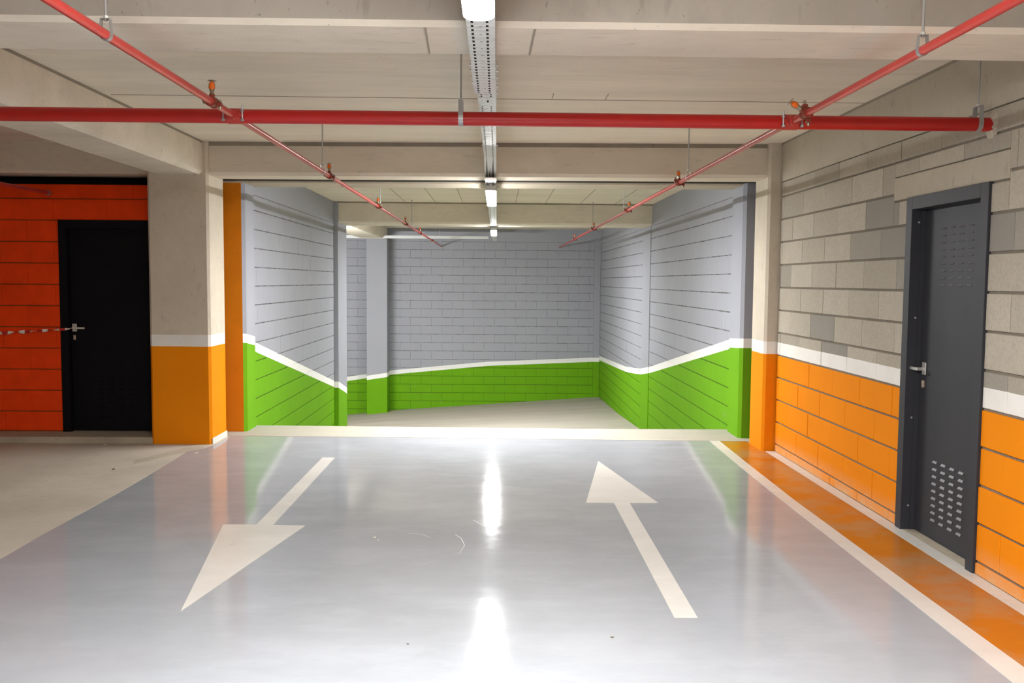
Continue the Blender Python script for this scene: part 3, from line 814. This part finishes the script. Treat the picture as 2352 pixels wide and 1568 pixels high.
branch('sprinkler_branch_pipe', 'thin red sprinkler pipe along the right of the ceiling', XBR, -2, 21.08,
       [(4.29, True, -.95), (7.26, True, -.12), (10.1, True, .2), (13.65, True, 0), (17.05, True, 0)])
p = empty('sprinkler_branch_pipe'); tag(p, 'short dark red pipe end against the red wall at top left', 'pipe')
bm = bmesh.new(); cyl(bm, (-4.17, 4.59, 2.295), (-4.17, YL-.03, 2.295), RB, 16); from_bm('pipe_body', bm, M['pipe'], p, smooth=40)
bm = bmesh.new(); cyl(bm, (-4.17, YL-.055, 2.295), (-4.17, YL-.028, 2.295), RB+.006, 12); from_bm('end_cap', bm, M['steel'], p, smooth=40)

# ------------------------------------------------------------------ pipe hangers
def hanger(label, x, y, r, axis, group=None, loop=.036, w=.020):
    """rod from the ceiling, nut and strap loop around the pipe; axis = direction of the pipe"""
    h = empty('pipe_hanger', (x, y, ZP)); tag(h, label, 'pipe hanger', group)
    top = r+loop
    bm = bmesh.new(); cyl(bm, (0,0,top-.006), (0,0,ZC-ZP+.002), .0048, 8); cyl(bm, (0,0,ZC-ZP-.004), (0,0,ZC-ZP), .014, 10)
    from_bm('rod', bm, M['steel'], h)
    q = r+.0015; pts2 = [(-q*.80, top), (-q, r*.3)] + [(q*math.cos(a), q*math.sin(a)) for a in [PI+PI*i/14 for i in range(15)]] + [(q, r*.3), (q*.80, top)]
    mk = (lambda u, v: (u, 0, v)) if axis == 'y' else (lambda u, v: (0, u, v))
    sd = (0,1,0) if axis == 'y' else (1,0,0)
    bm = bmesh.new(); ribbon(bm, [mk(u, v) for u, v in pts2], sd, w, .0026)
    from_bm('strap_loop', bm, M['steel'], h)
    bm = bmesh.new(); ribbon(bm, [mk(-q*.80, top), mk(q*.80, top)], sd, w, .003); from_bm('top_bracket', bm, M['steel'], h)
    bm = bmesh.new(); cyl(bm, (0,0,top+.002), (0,0,top+.011), .009, 6); from_bm('nut', bm, M['bright'], h)
    return h
L_ = 'hanger on the left thin pipe'
R_ = 'hanger on the right thin pipe'
hanger('nearest hanger on the left thin pipe, at the top left of the photo', XBL, 3.06, RB, 'y')
hanger(L_+', in front of the beam over the ramp mouth', XBL, 6.76, RB, 'y')
hanger(L_+', first one over the ramp', XBL, 10.06, RB, 'y')
hanger(L_+', farthest, before the last ramp beam', XBL, 13.75, RB, 'y')
hanger('nearest hanger on the right thin pipe, at the top right of the photo', XBR, 3.13, RB, 'y')
hanger(R_+', in front of the beam over the ramp mouth', XBR, 6.93, RB, 'y')
hanger(R_+', first one over the ramp', XBR, 10.42, RB, 'y')
hanger(R_+', farthest, at the last ramp beam', XBR, 13.8, RB, 'y')
hanger('hanger on the thick red main pipe beside the cable tray', -.187, YM, RM, 'x', None, .055, .024)
hanger('hanger on the thick red main pipe at the right wall', 2.434, YM, RM, 'x', None, .055, .024)

# faint scratches in the coating
for pts in ([(-.42,4.62),(-.30,4.70),(-.20,4.83),(-.175,4.98),(-.20,5.12),(-.24,5.2)], [(-.14,5.52),(-.07,5.38),(0.0,5.28)], [(-.52,5.22),(-.44,5.20),(-.38,5.13)]):
    bm = bmesh.new(); ribbon(bm, [(x, y, .0045) for x, y in pts], (0.6, .8, 0), .004, .0006)
    o = from_bm('scuff_mark', bm, M['scuff']); o.parent = floor; o.matrix_parent_inverse = Matrix.Translation((0,-2,0))
# ------------------------------------------------------------------ litter on the floor
def chip(name, x, y, s, mat, label, cat, seed):
    random.seed(seed); bm = bmesh.new(); bmesh.ops.create_icosphere(bm, subdivisions=1, radius=1)
    for v_ in bm.verts:
        k = random.uniform(.6, 1.25); v_.co = Vector((v_.co.x*s*k, v_.co.y*s*k*.8, max(-.2, v_.co.z)*s*.35*k))
    z0 = min(v_.co.z for v_ in bm.verts)
    for v_ in bm.verts: v_.co.z -= z0
    o = from_bm(name, bm, mat); o.location = (x, y, .0042 if x > -2.6 else 0.0); tag(o, label, cat); return o
chip('plaster_crumb', -2.60, 7.66, .022, M['debris'], 'pale plaster crumb on the floor before the left pillar', 'debris', 1)
chip('plaster_crumb', -.71, 5.13, .012, M['debris'], 'white crumb on grey floor right of the left arrow head', 'debris', 2)
chip('plaster_crumb', -.68, 5.08, .006, M['debris'], 'tiny white crumb beside the larger one right of the left arrow', 'debris', 3)
chip('wood_chip', -.36, 3.60, .007, M['debris_d'], 'tiny brown chip on grey floor left of the lamp reflection', 'debris', 4)
chip('wood_chip', .50, 3.67, .008, M['debris_d'], 'tiny brown chip on grey floor right of the lamp reflection', 'debris', 5)
chip('wood_chip', -3.03, 7.0, .016, M['debris_d'], 'dark flat chip on bare concrete left of the grey coating', 'debris', 6)
chip('plaster_crumb', -3.55, 8.04, .025, M['debris'], 'pale rubble at the kerb under the black door', 'debris', 8)
